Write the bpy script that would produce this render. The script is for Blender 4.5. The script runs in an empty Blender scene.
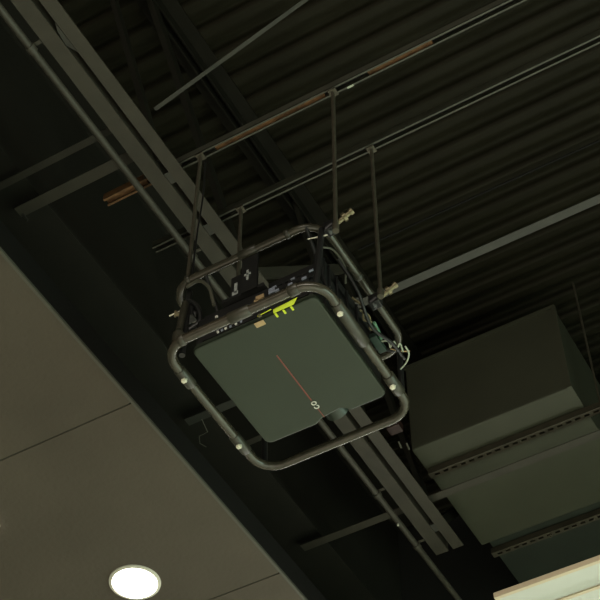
import bpy, bmesh, math, random
from mathutils import Vector, Matrix
random.seed(7)
C = bpy.context.scene.collection
H = 1.6                      # eye height; every h below is a height above the eye
PI = math.pi

# ---------------------------------------------------------------- materials
def mat(name, col, rough=.6, metal=0., var=.0, scale=6., bump=0., bscale=60., spec=.5, emit=None, estr=0.):
    m = bpy.data.materials.new(name); m.use_nodes = True
    nt = m.node_tree; b = nt.nodes['Principled BSDF']
    b.inputs['Base Color'].default_value = (*col, 1)
    b.inputs['Roughness'].default_value = rough
    b.inputs['Metallic'].default_value = metal
    b.inputs['Specular IOR Level'].default_value = spec
    if emit:
        b.inputs['Emission Color'].default_value = (*emit, 1); b.inputs['Emission Strength'].default_value = estr
    tc = nt.nodes.new('ShaderNodeTexCoord')
    if var:
        n = nt.nodes.new('ShaderNodeTexNoise'); n.inputs['Scale'].default_value = scale; n.inputs['Detail'].default_value = 5
        nt.links.new(tc.outputs['Object'], n.inputs['Vector'])
        r = nt.nodes.new('ShaderNodeMapRange'); r.inputs['From Min'].default_value = .3; r.inputs['From Max'].default_value = .7
        r.inputs['To Min'].default_value = 1-var; r.inputs['To Max'].default_value = 1+var
        nt.links.new(n.outputs['Fac'], r.inputs['Value'])
        v = nt.nodes.new('ShaderNodeVectorMath'); v.operation = 'SCALE'; v.inputs[0].default_value = col
        nt.links.new(r.outputs['Result'], v.inputs['Scale'])
        nt.links.new(v.outputs['Vector'], b.inputs['Base Color'])
    if bump:
        n2 = nt.nodes.new('ShaderNodeTexNoise'); n2.inputs['Scale'].default_value = bscale; n2.inputs['Detail'].default_value = 3
        nt.links.new(tc.outputs['Object'], n2.inputs['Vector'])
        bp = nt.nodes.new('ShaderNodeBump'); bp.inputs['Strength'].default_value = bump; bp.inputs['Distance'].default_value = .004
        nt.links.new(n2.outputs['Fac'], bp.inputs['Height']); nt.links.new(bp.outputs['Normal'], b.inputs['Normal'])
    return m

M = dict(
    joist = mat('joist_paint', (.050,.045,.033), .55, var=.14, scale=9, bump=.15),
    strut = mat('strut_paint', (.066,.066,.050), .5, var=.2, scale=12),
    dimstrut = mat('old_strut_paint', (.028,.025,.017), .6, var=.25, scale=9),
    greystrut = mat('galvanised_strut', (.044,.044,.036), .6, var=.2, scale=9),
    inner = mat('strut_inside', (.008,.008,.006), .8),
    rust = mat('rusty_primer', (.17,.085,.035), .75, var=.45, scale=22),
    deck = mat('deck_shaded', (.0155,.0140,.0078), .6, var=.15, scale=3, spec=.15),  # shade up under the roof is put into this dark base colour
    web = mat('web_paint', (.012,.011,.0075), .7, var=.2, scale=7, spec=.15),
    girder = mat('girder_paint', (.015,.0142,.0098), .75, var=.15, spec=.3),
    soffit = mat('soffit_board', (.082,.070,.054), .8, var=.12, scale=1.6, bump=.5, bscale=45, spec=.2),
    groove = mat('soffit_joint', (.040,.037,.026), .9),
    edge = mat('soffit_edge_trim', (.068,.068,.052), .6),
    edgeblack = mat('black_board', (.005,.005,.004), .8, spec=.2),
    black = mat('black_paint', (.006,.006,.005), .7, spec=.3),
    floor = mat('shop_floor', (.48,.46,.42), .6, var=.1, scale=1),
    palewall = mat('pale_wall', (.72,.72,.64), .7, var=.04, scale=1),
    wall = mat('dark_wall', (.010,.011,.0085), .8, var=.2, scale=2),
    lid = mat('projector_lid', (.031,.041,.028), .42, var=.05, scale=5, bump=.1, bscale=300, spec=.4),
    case = mat('projector_case', (.012,.012,.012), .45, var=.2, scale=20),
    tube = mat('tube_paint', (.044,.039,.027), .22, var=.25, scale=25, spec=.7),
    sleeve = mat('sleeve_paint', (.038,.036,.025), .38, var=.2, scale=30, spec=.6),
    clamp = mat('clamp_black', (.014,.014,.014), .4, spec=.6),
    bolt = mat('bright_bolt', (.80,.78,.64), .35, metal=.2),
    brass = mat('brass_bolt', (.20,.17,.10), .35, metal=.6),
    rod = mat('rod_steel', (.085,.075,.055), .4, metal=.2, var=.2, scale=40),
    bluewhite = mat('faded_label', (.42,.45,.44), .5, var=.3, scale=150),
    palewire = mat('pale_wire', (.42,.46,.36), .5),
    white = mat('white_plastic', (.78,.78,.72), .5),
    cream = mat('cream_trim', (.60,.50,.36), .5),
    panel = mat('white_board', (.56,.57,.53), .6, var=.03, scale=3, bump=.2, bscale=30),
    tan = mat('tan_label', (.47,.33,.17), .6, var=.1, scale=60),
    bluegrey = mat('blue_label', (.26,.29,.36), .5, var=.5, scale=120),
    yellow = mat('yellow_tag', (.66,.76,.035), .45),
    red = mat('red_line', (.24,.055,.042), .5),
    redbox = mat('red_box', (.024,.008,.006), .5, var=.3, scale=40),
    cable = mat('black_cable', (.012,.012,.012), .45),
    gcable = mat('grey_cable', (.085,.085,.062), .5),
    greencable = mat('green_cable', (.12,.27,.17), .45),
    greenbox = mat('green_plate', (.022,.045,.034), .5, var=.2, scale=60),
    duct = mat('duct_metal', (.059,.061,.041), .55, var=.10, scale=3, bump=.15, bscale=8, spec=.4),
    darkduct = mat('duct_lagging', (.020,.026,.018), .7, var=.15, scale=5),
    trap = mat('trapeze_strut', (.058,.049,.033), .6, var=.2, scale=14),
    lampglow = mat('lamp_glow', (1,1,1), .5, emit=(1,.93,.80), estr=9.),
    lamptrim = mat('lamp_trim', (.62,.60,.52), .4),
    lens = mat('lens_barrel', (.022,.032,.022), .35, spec=.6),
    glass = mat('lens_glass', (.02,.03,.035), .08, spec=.9),
)

# ---------------------------------------------------------------- mesh builder
def V(x, y, h): return Vector((x, y, h + H))

class MB:
    def __init__(self): self.bm = bmesh.new(); self.mats = []
    def mi(self, m):
        if m is None: return 0
        if m not in self.mats: self.mats.append(m)
        return self.mats.index(m)
    def faces(self, vs, fs, m=None, smooth=False):
        bv = [self.bm.verts.new(v) for v in vs]; k = self.mi(m)
        for f in fs:
            try:
                fc = self.bm.faces.new([bv[i] for i in f]); fc.material_index = k; fc.smooth = smooth
            except ValueError: pass
        return bv
    def box(self, x0, x1, y0, y1, h0, h1, m=None, bev=0.):
        vs = [V(x, y, h) for h in (h0, h1) for y in (y0, y1) for x in (x0, x1)]
        fs = [(0,2,3,1),(4,5,7,6),(0,1,5,4),(2,6,7,3),(0,4,6,2),(1,3,7,5)]
        if bev:
            t = bmesh.new(); bv = [t.verts.new(v) for v in vs]
            for f in fs: t.faces.new([bv[i] for i in f])
            bmesh.ops.bevel(t, geom=t.edges[:], offset=bev, segments=2, affect='EDGES', profile=.6)
            t.verts.index_update()
            self.faces([v.co.copy() for v in t.verts], [[v.index for v in f.verts] for f in t.faces], m)
            t.free()
        else: self.faces(vs, fs, m)
        return self
    def prism(self, pts, vec, m=None, smooth=False):        # pts: outline of Vectors, swept by vec
        n = len(pts); vs = list(pts) + [p + vec for p in pts]
        self.faces(vs, [tuple(range(n))[::-1], tuple(range(n, 2*n))], m)
        self.faces(vs, [(i, (i+1) % n, n+(i+1) % n, n+i) for i in range(n)], m, smooth)
        return self
    def tube(self, path, r, m=None, n=14, closed=False, caps=True):
        path = [Vector(p) for p in path]; N = len(path); rings = []
        up = None
        for i, p in enumerate(path):
            a = path[(i-1) % N] if (closed or i) else p
            b = path[(i+1) % N] if (closed or i < N-1) else p
            d = (b - a).normalized()
            if up is None:
                up = Vector((0,0,1)) if abs(d.z) < .9 else Vector((1,0,0))
            u = (up - d*up.dot(d)).normalized(); w = d.cross(u); up = u
            rr = r[i] if isinstance(r, (list, tuple)) else r
            rings.append([p + (u*math.cos(2*PI*k/n) + w*math.sin(2*PI*k/n))*rr for k in range(n)])
        vs = [v for ring in rings for v in ring]; fs = []
        for i in range(N if closed else N-1):
            j = (i+1) % N
            for k in range(n):
                k2 = (k+1) % n; fs.append((i*n+k, i*n+k2, j*n+k2, j*n+k))
        self.faces(vs, fs, m, True)
        if not closed and caps:
            self.faces(rings[0], [tuple(range(n))[::-1]], m); self.faces(rings[-1], [tuple(range(n))], m)
        return self
    def bar(self, a, b, w, t, m=None, up=Vector((0,0,1))):     # rectangular bar between two points
        a, b = Vector(a), Vector(b); d = (b-a).normalized(); s = d.cross(up).normalized(); u = s.cross(d)
        pts = [a + s*x*w/2 + u*y*t/2 for x, y in ((-1,-1),(1,-1),(1,1),(-1,1))]
        return self.prism(pts, b-a, m)
    def build(self, name, m=None, parent=None):
        bmesh.ops.recalc_face_normals(self.bm, faces=self.bm.faces[:])
        if parent is not None:
            off = Vector((0,0,0)); p = parent
            while p is not None: off += p.location; p = p.parent
        else:
            xs = [v.co for v in self.bm.verts]
            off = Vector(((min(v.x for v in xs)+max(v.x for v in xs))/2, (min(v.y for v in xs)+max(v.y for v in xs))/2, min(v.z for v in xs)))
        for v in self.bm.verts: v.co -= off
        me = bpy.data.meshes.new(name); self.bm.to_mesh(me); self.bm.free()
        for q in (self.mats or [m]): me.materials.append(q)
        o = bpy.data.objects.new(name, me); C.objects.link(o)
        if parent is not None: o.parent = parent
        else: o.location = off
        return o

def tag(o, label=None, cat=None, group=None, kind=None):
    if label: o['label'] = label
    if cat: o['category'] = cat
    if group: o['group'] = group
    if kind: o['kind'] = kind
    return o
def thing(name, x, y, h, label, cat, group=None):
    o = bpy.data.objects.new(name, None); C.objects.link(o); o.location = V(x, y, h); o.empty_display_size = .1
    return tag(o, label, cat, group)
def struct(o): return tag(o, kind='structure')
def arc(c, r, a0, a1, n, plane='xy'):
    out = []
    for i in range(n+1):
        a = a0 + (a1-a0)*i/n
        if plane == 'xy': out.append(Vector((c[0]+r*math.cos(a), c[1]+r*math.sin(a), c[2])))
    return out
def round_rect(x0, x1, y0, y1, h, r, n=10):
    z = h + H
    return (arc((x1-r, y0+r, z), r, -PI/2, 0, n) + arc((x1-r, y1-r, z), r, 0, PI/2, n) +
            arc((x0+r, y1-r, z), r, PI/2, PI, n) + arc((x0+r, y0+r, z), r, PI, 1.5*PI, n))
def curve_pts(ps, n=8):                                     # Catmull-Rom through points
    ps = [Vector(p) for p in ps]; q = [ps[0]*2-ps[1]] + ps + [ps[-1]*2-ps[-2]]; out = []
    for i in range(1, len(q)-2):
        for k in range(n):
            t = k/n; a, b, c, d = q[i-1:i+3]
            out.append(.5*((2*b) + (c-a)*t + (2*a-5*b+4*c-d)*t*t + (3*b-a-3*c+d)*t**3))
    out.append(ps[-1]); return out

# ---------------------------------------------------------------- the setting
XL, XR, YF, YB, HD = -7.0, 4.0, -5.0, 6.62, 6.64
mb = MB()                                                    # corrugated roof deck, ribs along x
prof = []; y = YF; P_ = .1524
def rib(t):                                                  # soft shouldered rib, 0 at the low flat, 1 at the high flat
    t %= 1.
    a = min(max((t-.22)/.56, 0), 1) if t < .80 else min(max((1.-t)/.18, 0), 1)
    return a*a*(3-2*a)
while y < YB + .1:
    prof.append((y, HD + .046*rib((y-YF)/P_))); y += P_/20
vs = []
for (yy, hh) in prof: vs += [V(XL, yy, hh), V(XR, yy, hh)]
mb.faces(vs, [(2*i, 2*i+1, 2*i+3, 2*i+2) for i in range(len(prof)-1)], None, True)
vs2 = [V(XL, YF, HD+.11), V(XR, YF, HD+.11), V(XR, YB+.2, HD+.11), V(XL, YB+.2, HD+.11)]
mb.faces(vs2, [(0,1,2,3)])
struct(mb.build('ceiling', M['deck']))
struct(MB().box(XL, XR, YF, YB, -H-.1, -H).build('floor', M['floor']))
mb = MB(); mb.box(XL, XR, YB, YB+.15, 4.3, HD+.1, M['wall']); mb.box(XL, XR, YB, YB+.15, -H, 4.3, M['palewall'])  # unseen lower part made pale to reflect into the cage tubes
struct(mb.build('wall_back'))
# I beam carrying the deck at the left
mb = MB(); gx0, gx1 = -3.19, -2.95
mb.box(gx0, gx1, YF, YB-.02, 5.56, 5.58); mb.box(gx0, gx1, YF, YB-.02, 6.61, 6.635)
mb.box((gx0+gx1)/2-.007, (gx0+gx1)/2+.007, YF, YB-.02, 5.58, 6.61)
struct(mb.build('beam', M['girder']))
# hung board ceiling with taped joints
mb = MB(); X0, X1 = XL+.1, -2.66
seams = [-2.9+1.2*k for k in range(9)]
seams = [.876, 2.076, 3.276, 4.474, 5.67]
ys = [-2.0] + seams + [6.5]
sh = 4.5
for i in range(len(ys)-1):
    a = ys[i] + (.004 if i else 0); b = ys[i+1] - (.004 if i < len(ys)-2 else 0)
    mb.box(X0, X1-.014, a, b, sh, sh+.012, M['soffit'])
mb.box(X0, X1-.004, -2.0, 6.5, sh+.012, sh+.15, M['edgeblack'])
mb.box(X1-.012, X1, -2.0, 6.5, sh-.003, sh+.012, M['edge'])
for s in seams: mb.box(X0, X1-.022, s-.004, s+.004, sh+.003, sh+.011, M['groove'])
struct(mb.build('ceiling_soffit'))

# ---------------------------------------------------------------- joist
jx = -2.338; jb = 5.43; jt = 6.60
t = thing('steel_joist', jx, 3, jb, 'long olive painted open web steel joist crossing behind the hanging projector', 'joist')
Y0, Y1 = -1.0, 5.695
mb = MB()
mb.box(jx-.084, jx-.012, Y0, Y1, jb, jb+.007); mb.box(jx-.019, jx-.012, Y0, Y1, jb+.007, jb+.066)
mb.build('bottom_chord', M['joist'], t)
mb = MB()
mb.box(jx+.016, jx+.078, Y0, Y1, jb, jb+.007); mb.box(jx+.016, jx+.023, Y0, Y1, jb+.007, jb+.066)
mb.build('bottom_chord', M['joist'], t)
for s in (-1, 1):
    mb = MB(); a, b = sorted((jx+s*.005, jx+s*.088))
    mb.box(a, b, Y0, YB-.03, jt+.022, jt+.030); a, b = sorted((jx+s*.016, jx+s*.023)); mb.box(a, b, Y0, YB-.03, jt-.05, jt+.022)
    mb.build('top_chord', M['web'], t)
node = 3.57
for k in range(-3, 2):
    bn = node + 1.95*k
    for s in (-1, 1):
        if bn + s*.975 > Y1+.9: continue
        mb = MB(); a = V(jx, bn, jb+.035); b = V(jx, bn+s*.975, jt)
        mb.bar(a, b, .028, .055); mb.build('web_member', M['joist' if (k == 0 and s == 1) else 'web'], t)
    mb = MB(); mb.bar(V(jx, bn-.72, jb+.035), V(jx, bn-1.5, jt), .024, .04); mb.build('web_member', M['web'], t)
for yy in (.4, 2.93, 3.25, 5.50):
    MB().box(jx-.011, jx+.015, yy-.03, yy+.03, jb+.004, jb+.010, None).build('spacer_plate', M['greystrut'], t)
mb = MB(); mb.prism([V(jx+.012, 2.06, jb+.004), V(jx-.004, 2.10, jb+.004), V(jx-.011, 2.17, jb+.004), V(jx+.014, 2.22, jb+.004)], Vector((0,0,.05)))
mb.build('gusset_plate', M['greystrut'], t)

# conduit beside the joist, held by straps
cd = thing('conduit', -2.468, 3, 5.39, 'thin olive conduit running beside the joist, strapped to it', 'conduit')
MB().tube([V(-2.468, Y0, 5.405), V(-2.468, 6.6, 5.405)], .0165, n=12).build('pipe', M['joist'], cd)
for yy in (2.10, 3.32, 5.10, 5.55, .9):
    mb = MB(); mb.tube([V(-2.468, yy-.016, 5.405), V(-2.468, yy+.016, 5.405)], .0215, n=12)
    mb.box(-2.468, -2.425, yy-.008, yy+.008, 5.427, 5.431); mb.build('pipe_strap', M['joist'], cd)
MB().tube([V(-2.468, 5.33, 5.385), V(-2.468, 5.33, 5.375)], .006, n=8).build('screw', M['bolt'], cd)

# ---------------------------------------------------------------- strut channels on the joist
def strut(name, y, x0, x1, h, label, cat, rusty=()):
    o = thing(name, x0, y, h, label, cat, 'slotted strut channels over the joist')
    mb = MB(); w = .0205
    for s in (-1, 1):
        a, b = sorted((y+s*w, y+s*(w-.0025))); mb.box(x0, x1, a, b, h, h+.041)
        a, b = sorted((y+s*w, y+s*.0105)); mb.box(x0, x1, a, b, h, h+.0025)
    mb.build('channel', M['strut'], o)
    mb = MB(); xs = sorted({x0, x1, *[v for r in rusty for v in r]})
    for a, b in zip(xs, xs[1:]):
        mid = (a+b)/2; rr = any(r[0] <= mid <= r[1] for r in rusty)
        mb.box(a, b, y-.018, y+.018, h+.018 if rr else h+.036, h+.0405, M['rust'] if rr else M['inner'])
    mb.build('channel_back', None, o)
    return o
s1 = strut('strut_channel', 2.935, -2.685, 1.2, 5.5, 'slotted strut channel with orange rusty stretches carrying the two nearer rods', 'strut channel',
      [(-2.685, -2.47), (-2.113, -1.57), (-1.36, -1.06)])
MB().box(-1.465, -1.435, 2.946, 2.955, 5.498, 5.4998).build('white_sticker', M['palewire'], s1)
MB().box(-2.686, -2.47, 2.912, 2.9125, 5.5, 5.541).build('rust_skin', M['rust'], s1)
mb = MB()
for s in (-1, 1): mb.box(-2.686, -2.44, *sorted((2.935+s*.021, 2.935+s*.0105)), 5.4985, 5.4998)
mb.build('rust_skin', M['rust'], s1)
strut('strut_channel', 3.265, -2.645, 1.2, 5.5, 'slotted grey strut channel carrying the rod behind the cage side', 'strut channel')

def angle(name, y, x0, x1, h, w, m, label, cat='angle brace', leg=.03, x1h=None):
    o = thing(name, x0, y, h, label, cat)
    mb = MB(); hb = h if x1h is None else x1h
    mb.bar(V(x0, y, h+.002), V(x1, y, hb+.002), w, .004)
    mb.build('flange', m, o)
    mb = MB(); mb.bar(V(x0, y+w/2-.002, h+.002+leg/2), V(x1, y+w/2-.002, hb+.002+leg/2), .004, leg); mb.build('upright_flange', m, o)
    return o
o = angle('bridging_angle', 4.01, -2.26, 1.3, 5.5, .044, M['greystrut'], 'long grey bridging angle running right from behind the cage')
mb = MB(); mb.tube([V(-1.83, 3.985, 5.498), V(-1.83, 3.985, 5.45), V(-1.825, 3.985, 5.435)], .003, n=6); mb.build('wire_tail', M['greystrut'], o)
MB().box(-2.26, -1.95, 3.975, 3.985, 5.504, 5.512).build('splice_plate', M['greystrut'], o)
angle('bridging_angle', 5.36, -3.06, 1.3, 5.502, .050, M['joist'], 'straight grey angle passing over the joist end and under the big duct')
angle('bridging_angle', 2.63, -3.35, -2.42, 5.502, .034, M['dimstrut'], 'dim brown angle, upper of the two braces left of the joist')
o = angle('bridging_angle', 2.785, -3.06, -2.42, 5.50, .056, M['joist'], 'wide olive angle, lower of the two braces left of the joist')
MB().bar(V(-3.045, 2.80, 5.499), V(-3.03, 2.825, 5.47), .012, .006).build('loose_clip', M['greystrut'], o)
angle('bridging_angle', 4.257, -3.10, -2.42, 5.502, .046, M['greystrut'], 'short grey brace seen between cage tubes left of the projector')
angle('bridging_angle', 4.53, -2.92, -2.42, 5.502, .036, M['dimstrut'], 'short dim brace just below the left corner of the projector')
X_a, H_a, X_b, H_b = (-2.250, 5.554, 0.300, 6.532)
d = thing('diagonal_brace', -2.25, 2.66, 5.5, 'thin straight diagonal brace rising to the top edge right of the joist', 'brace')
mb = MB(); mb.bar(V(X_a, 2.66, H_a), V(X_b, 2.66, H_b), .016, .004); mb.build('flange', M['dimstrut'], d)
mb = MB(); mb.bar(V(X_a, 2.670, H_a+.012), V(X_b, 2.670, H_b+.012), .004, .020); mb.build('upright_flange', M['dimstrut'], d)

# ---------------------------------------------------------------- hung duct on trapeze hangers
dx0, dx1, dy0, dy1, dh0, dh1 = -2.265, -1.365, 5.12, 5.975, 5.645, 6.29
dt = thing('air_duct', (dx0+dx1)/2, 5.5, dh0, 'large rectangular olive sheet metal air duct hung beside the joist', 'duct')
mb = MB(); mb.box(dx0, dx1, dy0, dy1, dh0, dh1, bev=.012); mb.build('casing', M['duct'], dt)
mb = MB(); mb.box(dx0-.004, dx1+.004, dy0-.006, dy0+.02, dh1-.012, dh1+.012); mb.build('top_flange', M['duct'], dt)
mb = MB(); mb.box(dx1-.012, dx1+.010, dy0-.008, dy1+.008, dh0-.004, dh0+.02)
mb.box(dx1-.012, dx1+.010, dy0-.008, dy0+.012, dh0+.02, dh1)
mb.build('end_flange', M['duct'], dt)
d2 = MB().box(-2.24, 1.2, 6.0, 6.6, 5.70, 6.2, bev=.01).build('air_duct', M['darkduct'])
tag(d2, 'long dark lagged duct along the back wall behind the large duct', 'duct')
def trapeze(y, x0, x1, h, label, rods, w=.041):
    o = thing('trapeze_hanger', (x0+x1)/2, y, h, label, 'hanger', 'slotted trapeze hangers under the ducts')
    mb = MB(); e = .041
    holes = []; x = x0+.03
    while x < x1-.04: holes.append((x, x+.028)); x += .05
    mb.box(x0, x1, y-w/2, y-.007, h, h+.003); mb.box(x0, x1, y+.007, y+w/2, h, h+.003)
    px = x0
    for a, b in holes: mb.box(px, a, y-.007, y+.007, h, h+.003); px = b
    mb.box(px, x1, y-.007, y+.007, h, h+.003)
    mb.box(x0, x1, y-w/2, y-w/2+.003, h+.003, h+e-.003); mb.box(x0, x1, y+w/2-.003, y+w/2, h+.003, h+e-.003)
    mb.build('slotted_channel', M['trap'], o)
    MB().box(x0, x1, y-w/2+.003, y+w/2-.003, h+.034, h+e-.003).build('channel_back', M['inner'], o)
    for rx, top in rods:
        mb = MB(); mb.tube([V(rx, y, h-.02), V(rx, y, top)], .0055, n=8)
        mb.tube([V(rx, y, h-.012), V(rx, y, h)], .012, n=6); mb.build('threaded_rod', M['rod'], o)
    return o
trapeze(5.30, -2.25, .9, 5.60, 'slotted hanger channel crossing under the middle of the large duct', [(-1.275, HD), (.6, HD)])
trapeze(6.09, -2.25, .9, 5.655, 'slotted hanger channel under the dark duct, nearest the white panel', [(-1.9, 5.70), (.6, 5.70)])

# red box and its white ends beside the joist
jb2 = thing('junction_box', -2.21, 4.86, 5.53, 'small dark red box with white wire ends beside the joist', 'electrical box')
MB().box(-2.25, -2.18, 4.79, 4.85, 5.50, 5.55, bev=.004).build('box_body', M['redbox'], jb2)
for q in ((-2.235, 4.93), (-2.205, 4.96)):
    MB().tube([V(q[0], q[1]-.03, 5.50), V(q[0], q[1], 5.478)], .005, n=8).build('wire_end', M['gcable'], jb2)

# white board at the lower right with cream trim
wp = thing('ceiling_panel', -.2, 5.3, 3.96, 'bright white hung panel with cream trim at lower right', 'ceiling panel')
wx0, wy0, wh, wy1 = -1.686, 4.513, 3.975, 5.15
MB().box(wx0+.01, 2.8, wy0+.015, wy1, wh+.003, wh+.024).build('board', M['panel'], wp)
mb = MB(); mb.box(wx0, 2.8, wy0, wy0+.016, wh, wh+.025); mb.box(wx0, wx0+.016, wy0+.016, wy1, wh, wh+.025)
mb.build('edge_trim', M['cream'], wp)
MB().box(wx0+.02, 2.8, wy0+.138, wy0+.154, wh-.004, wh+.004).build('cream_strip', M['cream'], wp)

# ---------------------------------------------------------------- downlights
def downlight(name, x, y, r, label):
    o = thing(name, x, y, sh-.02, label, 'downlight')
    mb = MB(); n = 40; rings = []
    for rr, hh in ((r*1.13, sh-.001), (r*1.12, sh-.006), (r*1.0, sh-.010), (r*.97, sh-.006)):
        rings.append([V(x+rr*math.cos(2*PI*k/n), y+rr*math.sin(2*PI*k/n), hh) for k in range(n)])
    for a, b in zip(rings, rings[1:]):
        mb.faces(a+b, [(k, (k+1) % n, n+(k+1) % n, n+k) for k in range(n)], None, True)
    mb.build('trim_ring', M['lamptrim'], o)
    mb = MB(); rings = []
    for q in range(7):
        a = q/6*PI/2; rr = r*.985*math.cos(a)+1e-4; hh = sh-.006-.022*math.sin(a)
        rings.append([V(x+rr*math.cos(2*PI*k/n), y+rr*math.sin(2*PI*k/n), hh) for k in range(n)])
    for a, b in zip(rings, rings[1:]):
        mb.faces(a+b, [(k, (k+1) % n, n+(k+1) % n, n+k) for k in range(n)], None, True)
    mb.faces(rings[-1], [tuple(range(n))])
    mb.build('diffuser', M['lampglow'], o)
    return o
downlight('downlight', -3.273, 4.202, .105, 'round glowing downlight in the board ceiling at the bottom')
downlight('downlight', -3.592, 3.588, .016, 'tiny round spotlight at the left edge of the board ceiling')

# ---------------------------------------------------------------- cage
cx0, cx1, cy0, cy1 = -2.245, -1.583, 2.889, 3.627; LH, UH = 4.2, 4.6
ux0, ux1, uy0, uy1 = -2.262, -1.593, 2.918, 3.640
cg = thing('projector_cage', (cx0+cx1)/2, (cy0+cy1)/2, LH, 'dark tube frame cage hung on rods around the projector', 'cage')
lf = MB().tube(round_rect(cx0, cx1, cy0, cy1, LH, .095), .0185, closed=True, n=18).build('lower_frame', M['tube'], cg)
uf = MB().tube(round_rect(ux0, ux1, uy0, uy1, UH, .10), .0160, closed=True, n=18).build('upper_frame', M['tube'], cg)
# corner uprights
for (x, y, x2, y2) in ((-2.200, 2.955, -2.200, 2.965), (cx1-.028, cy0+.03, ux1-.012, uy0+.04), (cx0+.02, cy1-.03, ux0+.02, uy1-.03), (cx1-.03, cy1-.03, ux1-.02, uy1-.03)):
    MB().tube([V(x, y, LH+.005), V(x2, y2, UH-.005)], .012, n=12).build('upright', M['clamp'], cg)
def sleeve(a, b, r=.0232, par=cg, bolts=()):
    mb = MB(); a, b = Vector(a), Vector(b); d = (b-a).normalized()
    mb.tube([a, a+d*.003, b-d*.003, b], [r-.003, r, r, r-.003], n=18); o = mb.build('sleeve_joint', M['sleeve'], par)
    for q, nrm in bolts:
        q = Vector(q); nrm = Vector(nrm).normalized(); m2 = MB()
        m2.tube([q + nrm*(r-.004), q + nrm*(r+.004), q+nrm*(r+.010)], [.0125, .0125, .0105], n=6)
        m2.tube([q + nrm*(r+.009), q+nrm*(r+.014)], [.006, .005], n=10)
        ob = m2.build('bolt', M['bolt'], o); tag(ob, 'bright steel bolt head')
    return o
NB = (0.35, -.75, -.75)
NR = (.1, -.5, -.9)
sleeve(V(cx1, 3.015, LH), V(cx1, 3.235, LH), .0240, bolts=[(V(cx1, 3.058, LH), (-.05, -.35, -.9))])
sleeve(V(cx1, 3.415, LH), V(cx1, 3.515, LH), .0240, bolts=[(V(cx1, 3.466, LH), (-.05, -.35, -.9))])
sleeve(V(cx0, 3.005, LH), V(cx0, 3.095, LH), .0225, bolts=[(V(cx0, 3.052, LH), (0, -.35, -.9))])
sleeve(V(cx0, 3.395, LH), V(cx0, 3.495, LH), .0225, bolts=[(V(cx0, 3.446, LH), (0, -.35, -.9))])
sleeve(V(-1.955, cy0, LH), V(-1.865, cy0, LH), .0225)
sleeve(V(-2.17, cy0, LH), V(-2.145, cy0, LH), .0225)
sleeve(V(-1.705, cy0, LH), V(-1.665, cy0, LH), .0225)
sleeve(V(-1.945, uy0, UH), V(-1.865, uy0, UH), .0195)
sleeve(V(-2.185, uy0, UH), V(-2.165, uy0, UH), .0195)
sleeve(V(-1.74, uy0, UH), V(-1.72, uy0, UH), .0195)
sleeve(V(ux1, 3.22, UH), V(ux1, 3.24, UH), .0190)
sleeve(V(ux1, 3.34, UH), V(ux1, 3.36, UH), .0190)

# swivel clamps where the rods take hold
def clamp(x, y, h, dx, dy, dh=.03, brass=True):
    mb = MB(); d = Vector((dx, dy, dh)); dn = d.normalized(); q = V(x, y, h)
    mb.tube([q - dn*.02, q + dn*.012], .024, n=12); mb.box(x-.022, x+.022, y-.02, y+.02, h-.024, h+.028, bev=.004)
    o = mb.build('clamp', M['clamp'], cg)
    mb = MB(); mb.tube([q, q+d], .0095, n=10); mb.tube([q+d*.62, q+d*.76], .019, n=6); mb.tube([q+d*.96, q+d*1.1], .014, n=8)
    ob = mb.build('clamp_bolt', M['brass' if brass else 'sleeve'], o); tag(ob, 'brass coloured clamp bolt')
    return o
clamp(-1.568, 2.965, 4.585, .085, .0, .045)
clamp(-1.560, 3.30, 4.50, .085, .0, .045)
clamp(-2.20, 2.985, 4.47, -.045, -.035, .0)
mb = MB(); mb.tube([V(-2.195, 2.915, 4.30), V(-2.20, 2.945, 4.50)], .014, n=12); mb.tube([V(-2.192, 2.912, 4.225), V(-2.192, 2.912, 4.275)], .024, n=12)
mb.build('corner_coupler', M['sleeve'], cg)
MB().tube(curve_pts([V(-2.25, 2.99, 4.50), V(-2.20, 2.96, 4.525), V(-2.16, 2.97, 4.48), V(-2.15, 2.98, 4.40), V(-2.19, 2.97, 4.36)]), .011, n=10).build('hook', M['clamp'], cg)
MB().tube([V(-1.655, 2.94, 4.545), V(-1.58, 2.96, 4.545)], .0025, n=8).build('split_pin', M['bolt'], cg)
MB().tube([V(-2.275, 2.95, 4.475), V(-2.19, 2.96, 4.49)], .003, n=8).build('split_pin', M['bolt'], cg)
# mounting straps from the upper frame to the projector
hb = MB(); hb.box(-1.935, -1.865, 2.925, 2.935, 4.375, 4.60); hb.box(-2.0, -1.935, 2.955, 2.965, 4.375, 4.54); hb.box(-2.02, -1.84, 2.93, 2.99, 4.375, 4.39)
plate = hb.build('mounting_plate', M['case'], cg)
mb = MB(); mb.box(-1.911, -1.902, 2.922, 2.9248, 4.440, 4.498); mb.box(-1.920, -1.893, 2.922, 2.9248, 4.468, 4.478)
mb.build('label', M['bluewhite'], plate)
mb = MB(); mb.box(-1.983, -1.970, 2.952, 2.9548, 4.435, 4.495); mb.box(-1.991, -1.966, 2.952, 2.9548, 4.420, 4.445)
mb.build('label', M['bluewhite'], plate)
for x in (-2.10, -1.65): MB().box(x-.015, x+.015, 3.06, 3.44, 4.44, 4.455).build('cross_strap', M['clamp'], cg)
for x in (-2.10, -1.65):
    for y in (3.06, 3.44):
        MB().tube([V(x, y, 4.42), V(x, y + (-.14 if y < 3.2 else .19), 4.595)], .008, n=8).build('stay', M['clamp'], cg)

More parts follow.
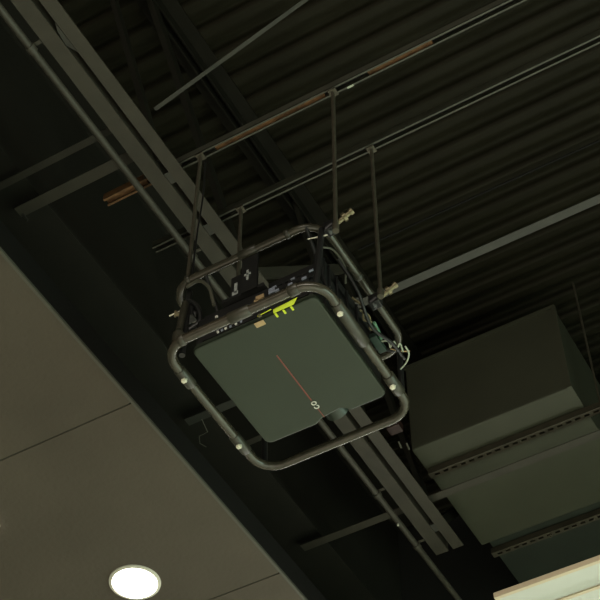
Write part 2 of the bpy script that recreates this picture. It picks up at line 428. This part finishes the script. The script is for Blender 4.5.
# ---------------------------------------------------------------- suspension rods
def rod(x, y, h0, x1, y1, label):
    o = thing('suspension_rod', x, y, h0, label, 'rod')
    MB().tube([V(x, y, h0), V(x1, y1, 5.515)], .0085, n=10).build('shaft', M['rod'], o)
    MB().tube([V(x, y, h0-.012), V(x, y, h0+.03)], .0145, n=6).build('nut', M['rod'], o)
    MB().box(x1-.018, x1+.018, y1-.018, y1+.018, 5.492, 5.4995).build('washer_plate', M['rod'], o)
rod(-2.185, 2.925, 4.60, -2.185, 2.935, 'leftmost rod from the rusty channel to the left cage corner')
rod(-1.532, 2.935, 4.52, -1.527, 2.938, 'rod from the rusty channel to the top right cage corner')
rod(-1.527, 3.28, 4.50, -1.522, 3.272, 'rightmost rod, hanging to the clamp on the cage side')
rod(-2.185, 3.285, 4.44, -2.180, 3.265, 'short looking rod behind the cage, between joist and black mounting plate')
MB().tube([V(-2.205, 2.925, 4.61), V(-2.168, 2.935, 5.49)], .004, n=8)
sc = MB().tube(curve_pts([V(-2.17, 2.95, 5.46), V(-2.165, 2.95, 5.2), V(-2.172, 2.94, 4.9), V(-2.175, 2.94, 4.62)]), .004, n=8).build('safety_cable', M['cable'])
tag(sc, 'thin dark safety cable hanging right beside the leftmost rod', 'cable')

# ---------------------------------------------------------------- projector
px0, px1, py0, py1 = -2.158, -1.629, 2.950, 3.506
pr = thing('projector', (px0+px1)/2, (py0+py1)/2, 4.2, 'large grey-green projector with a red line, held in the hanging cage', 'projector')
body = MB(); body.box(px0+.012, px1-.012, py0+.006, py1-.02, 4.218, 4.375, bev=.012)
body.build('casing', M['case'], pr)
# lid: rounded outline with a notch for the lens in the far edge
def rr2(x0, x1, y0, y1, r, n=8):
    return [(p.x, p.y) for p in round_rect(x0, x1, y0, y1, 0, r, n)]
pts = rr2(px0, px1, py0, py1, .028)
k = next(i for i in range(len(pts)-1) if pts[i][0] > -1.7 and pts[i+1][0] < -1.9 and pts[i][1] > 3.4)
notch = [(-1.782, py1), (-1.795, py1-.012), (-1.815, py1-.030), (-1.850, py1-.024), (-1.905, py1-.018), (-1.940, py1)]
pts = pts[:k+1] + notch + pts[k+1:]
def inset(ps, d):
    cx, cy = (px0+px1)/2, (py0+py1)/2
    return [(cx + (x-cx)*(1-2*d/(px1-px0)), cy + (y-cy)*(1-2*d/(py1-py0))) for x, y in ps]
mb = MB(); n = len(pts); L = []
for d, h in ((0., 4.222), (0., 4.207), (.0025, 4.2015), (.007, 4.2)):
    L.append([V(x, y, h) for x, y in inset(pts, d)])
for a, b in zip(L, L[1:]): mb.faces(a+b, [(i, (i+1) % n, n+(i+1) % n, n+i) for i in range(n)])
mb.faces(L[-1], [tuple(range(n))]); mb.faces(L[0], [tuple(range(n))])
lid = mb.build('lid', M['lid'], pr)
lx = -1.893
mb = MB(); mb.box(lx-.0022, lx+.0022, 3.125, 3.385, 4.1986, 4.2002, M['red']); mb.box(lx-.0015, lx+.0015, 3.43, 3.484, 4.1988, 4.2002, M['red'])
mb.build('red_line', None, lid)
# two small round characters at the end of the line
mb = MB(); z = 4.1984 + H
def ring(cx, cy, r, a0, a1, n=16, rx=1.):
    mb.tube([Vector((cx+r*rx*math.cos(a0+(a1-a0)*i/n), cy+r*math.sin(a0+(a1-a0)*i/n), z+.0005)) for i in range(n+1)], .0023, n=6)
ring(lx+.001, 3.402, .0078, 0, 2*PI, rx=1.15)
ring(lx+.001, 3.423, .0078, -.35*PI, 1.15*PI, rx=1.15)
mb.build('lettering', M['white'], lid)
# lens in the recess
lz = 4.258 + H; ly = py1
LN = MB(); LN.tube([Vector((-1.858, 3.40, lz)), Vector((-1.858, 3.515, lz)), Vector((-1.858, 3.528, lz))], [.046, .046, .052], n=28)
le = LN.build('lens', M['lens'], pr)
MB().tube([Vector((-1.858, 3.5302, lz)), Vector((-1.858, 3.534, lz))], [.040, .034], n=28).build('lens_glass', M['glass'], le)
MB().box(-1.98, -1.74, py1-.03, py1-.008, 4.222, 4.36, bev=.004).build('lens_surround', M['greenbox'], pr)
# connector side (faces the viewer)
cp = MB().box(px0+.05, px1-.03, py0-.002, py0+.004, 4.226, 4.366).build('connector_panel', M['case'], pr)
random.seed(3)
def port(x, h, w, hh, m, name='port', proud=.005):
    mb = MB(); mb.box(x-w/2, x+w/2, py0-.002-proud, py0-.002, h-hh/2, h+hh/2, m)
    return mb.build(name, None, cp)
for i, x in enumerate((-2.040, -2.022, -2.006, -1.985, -1.962, -1.94)): port(x, 4.236, .008, .008, M['bluegrey' if i % 2 else 'white'], 'screw')
for i in range(7): port(-1.80+.026*i, 4.352, .016, .008, M['bluegrey'] if i % 3 == 0 else M['cable'])
for i in range(6): port(-1.79+.029*i, 4.325, .019, .011, M['cable'] if i % 2 else M['bluegrey'])
for i in range(5): port(-1.90+.02*i, 4.26, .012, .008, M['bluegrey'] if i % 2 else M['cable'])
port(-1.862, 4.330, .034, .022, M['tan'], 'tan_sticker'); port(-1.878, 4.318, .016, .014, M['tan'], 'tan_sticker')
port(-1.812, 4.340, .026, .030, M['bluegrey'], 'blue_sticker', .003)
port(-2.05, 4.33, .010, .010, M['white'], 'indicator')
mb = MB(); mb.tube(curve_pts([V(-2.0, 2.93, 4.27), V(-1.9, 2.915, 4.262), V(-1.80, 2.93, 4.27)]), .006, n=10); mb.build('grab_handle', M['bluegrey'], cp)
# tan label and yellow tag on the lid edge
MB().box(-1.888, -1.850, 2.9515, 2.974, 4.1975, 4.2002).build('tan_label', M['tan'], lid)
MB().box(-1.858, -1.846, 2.925, 2.938, 4.201, 4.209).build('latch', M['brass'], lid)
yt = thing('yellow_tag', -1.75, 2.93, 4.197, 'bright yellow tag with three prongs on the projector lid edge', 'tag')
mb = MB(); mb.prism([V(-1.800, 2.943, 4.1985), V(-1.795, 2.931, 4.2035), V(-1.690, 2.924, 4.2035), V(-1.715, 2.943, 4.1985)], Vector((0, 0, -.003)))
mb.build('tag_body', M['yellow'], yt)
MB().bar(V(-1.86, 2.930, 4.202), V(-1.80, 2.926, 4.202), .003, .002).build('strap', M['yellow'], yt)
for x in (-1.795, -1.762, -1.730): MB().box(x-.0038, x+.0038, 2.946, 2.966, 4.1955, 4.1992).build('prong', M['yellow'], yt)
# side electronics between the frames on the right
sd = MB().box(px1-.014, px1-.004, 3.03, 3.44, 4.235, 4.36).build('side_panel', M['case'], pr)
for i in range(6): MB().box(px1-.004, px1-.001, 3.06+.06*i, 3.09+.06*i, 4.27, 4.31).build('vent', M['inner'], sd)

mb = MB(); mb.box(px1-.028, px1-.006, 2.985, 3.40, 4.375, 4.51, bev=.004)
sb = mb.build('side_bracket', M['case'], pr)
for y in (3.02, 3.06, 3.12, 3.2, 3.28):
    MB().tube([V(px1-.002, y, 4.37), V(px1-.002, y, 4.50)], .005, n=8).build('rib', M['cable'], sb)
MB().box(-1.86, px1-.03, 3.0, 3.02, 4.375, 4.47, bev=.003).build('rear_plate', M['case'], pr)

# ---------------------------------------------------------------- cables
def cable(pts, r, m, label, group=None):
    o = MB().tube(curve_pts([V(*p) for p in pts]), r, n=8).build('cable', M[m]); tag(o, label, 'cable', group); return o
cable([(-2.19, 2.93, 4.58), (-2.13, 2.925, 4.575), (-2.08, 2.925, 4.50), (-2.055, 2.93, 4.385)], .0075, 'gcable', 'grey cable arching from left rod clamp down to the projector')
cable([(-1.60, 2.96, 4.57), (-1.625, 2.99, 4.50), (-1.63, 3.01, 4.38), (-1.60, 3.03, 4.24)], .007, 'cable', 'black cable dropping at the cage corner with the brass bolt')
cable([(-1.63, 3.0, 4.55), (-1.60, 3.04, 4.555), (-1.585, 3.10, 4.51), (-1.60, 3.13, 4.45)], .0045, 'gcable', 'thin pale cable curling below the top right cage corner')
cable([(-1.585, 3.05, 4.50), (-1.56, 3.15, 4.40), (-1.575, 3.28, 4.34), (-1.56, 3.42, 4.38), (-1.57, 3.55, 4.42)], .007, 'cable', 'black cable sagging along the right side between both frames')
cable([(-1.60, 3.18, 4.42), (-1.575, 3.22, 4.39), (-1.59, 3.25, 4.36), (-1.575, 3.285, 4.37)], .005, 'brass', 'short tan cable end between the right tubes')
cable([(-1.60, 3.24, 4.41), (-1.58, 3.28, 4.40), (-1.595, 3.31, 4.37), (-1.58, 3.335, 4.385)], .005, 'brass', 'second short tan cable end, lower, between the right tubes')
cable([(-1.578, 3.315, 4.40), (-1.585, 3.36, 4.40), (-1.592, 3.40, 4.40)], .007, 'greencable', 'short pale green cable beside the cage corner at right')
cable([(-1.600, 3.41, 4.40), (-1.575, 3.425, 4.40), (-1.582, 3.455, 4.40), (-1.56, 3.445, 4.41), (-1.565, 3.475, 4.40), (-1.545, 3.465, 4.41), (-1.55, 3.50, 4.40)], .0035, 'palewire', 'white coiled wire tangled beside the right cage corner')
cable([(-1.530, 3.480, 4.40), (-1.535, 3.52, 4.40), (-1.565, 3.555, 4.40), (-1.60, 3.575, 4.40)], .0035, 'palewire', 'white wire hanging in an arc below the right cage corner')
cable([(-1.59, 3.47, 4.41), (-1.555, 3.50, 4.405), (-1.525, 3.51, 4.40)], .0022, 'tan', 'thin tan wire crossing the white arc at right')
gb = MB().box(-1.628, -1.598, 3.365, 3.455, 4.385, 4.41, bev=.003).build('power_adapter', M['greenbox']); tag(gb, 'small dark green box lying in the cables at right', 'adapter')
cable([(-2.2, 4.478, 6.61), (-1.2, 4.478, 6.615), (-.2, 4.478, 6.61), (1.2, 4.478, 6.615)], .006, 'black', 'thin black line standing for the lap seam on the underside of the roof deck')  # thin tube added as the dark line of the deck lap seam
w = MB().tube([V(-3.02, 4.27, 5.50), V(-3.02, 4.33, 5.46), V(-3.07, 4.33, 5.455), V(-3.09, 4.37, 5.45), V(-3.07, 4.40, 5.44)], .0025, n=6).build('loose_wire', M['gcable']); tag(w, 'thin loose wire hook hanging under the left grey brace', 'wire')

# ---------------------------------------------------------------- light
wld = bpy.data.worlds.new('world'); bpy.context.scene.world = wld; wld.use_nodes = True
bg = wld.node_tree.nodes['Background']; bg.inputs['Color'].default_value = (.86, 1., .72, 1); bg.inputs['Strength'].default_value = .12
def area(name, loc, rot, sx, sy, power, col):
    l = bpy.data.lights.new(name, 'AREA'); l.shape = 'RECTANGLE'; l.size = sx; l.size_y = sy; l.energy = power; l.color = col
    o = bpy.data.objects.new(name, l); C.objects.link(o); o.location = loc; o.rotation_euler = rot; return o
# rows of shop lamps that shine down on the floor
area('lamp_row_warm', (-3.2, -1.5, 5.9), (0, 0, 0), 2.5, 3.5, 500, (1, .78, .60))
area('lamp_row_warm', (.8, -.5, 6.2), (0, 0, 0), 3, 3, 550, (1, .90, .76))
area('lamp_row_cool', (1.8, 3.6, 5.0), (0, 0, 0), 3, 2.4, 650, (.80, 1, .84))
# unseen lights added for tint and for highlights on the tubes
area('rear_fill', (-.3, -3.2, 6.9), (math.radians(80), 0, 0), 3.2, .25, 85, (1, .90, .76))  # added warm strip behind the viewer, lights tube tops and duct side
area('side_fill', (4.0, 4.2, 2.6), (PI/2, 0, PI/2), 4, 3, 190, (.72, 1, .78))  # added greenish fill from the right, tints the lid and joist
area('highlight_strip', (-1.5, 6.2, 5.35), (math.radians(75), 0, PI), 4.5, .08, 42, (1, 1, .90))  # added strip facing the cage, draws the highlight under the far tube

# ---------------------------------------------------------------- camera
f = 1504.37; yaw, el, roll = [math.radians(a) for a in (29.8625, 51.0968, -.0684)]
cy, sy = math.cos(yaw), math.sin(yaw)
F = Vector((-sy*math.cos(el), cy*math.cos(el), math.sin(el))); r_ = Vector((cy, sy, 0)); D = F.cross(r_)
R = r_*math.cos(roll) + D*math.sin(roll); Dn = -r_*math.sin(roll) + D*math.cos(roll)
cam = bpy.data.cameras.new('camera'); co = bpy.data.objects.new('camera', cam); C.objects.link(co)
m3 = Matrix((R, -Dn, -F)).transposed(); co.matrix_world = Matrix.Translation((0, 0, H)) @ m3.to_4x4()
cam.sensor_fit = 'HORIZONTAL'; cam.sensor_width = 36; cam.lens = 36*f/600; cam.clip_start = .05
sc = bpy.context.scene; sc.camera = co
sc.view_settings.view_transform = 'Standard'; sc.view_settings.look = 'None'; sc.view_settings.exposure = -.36; sc.view_settings.gamma = 1
sc.cycles.use_denoising = True
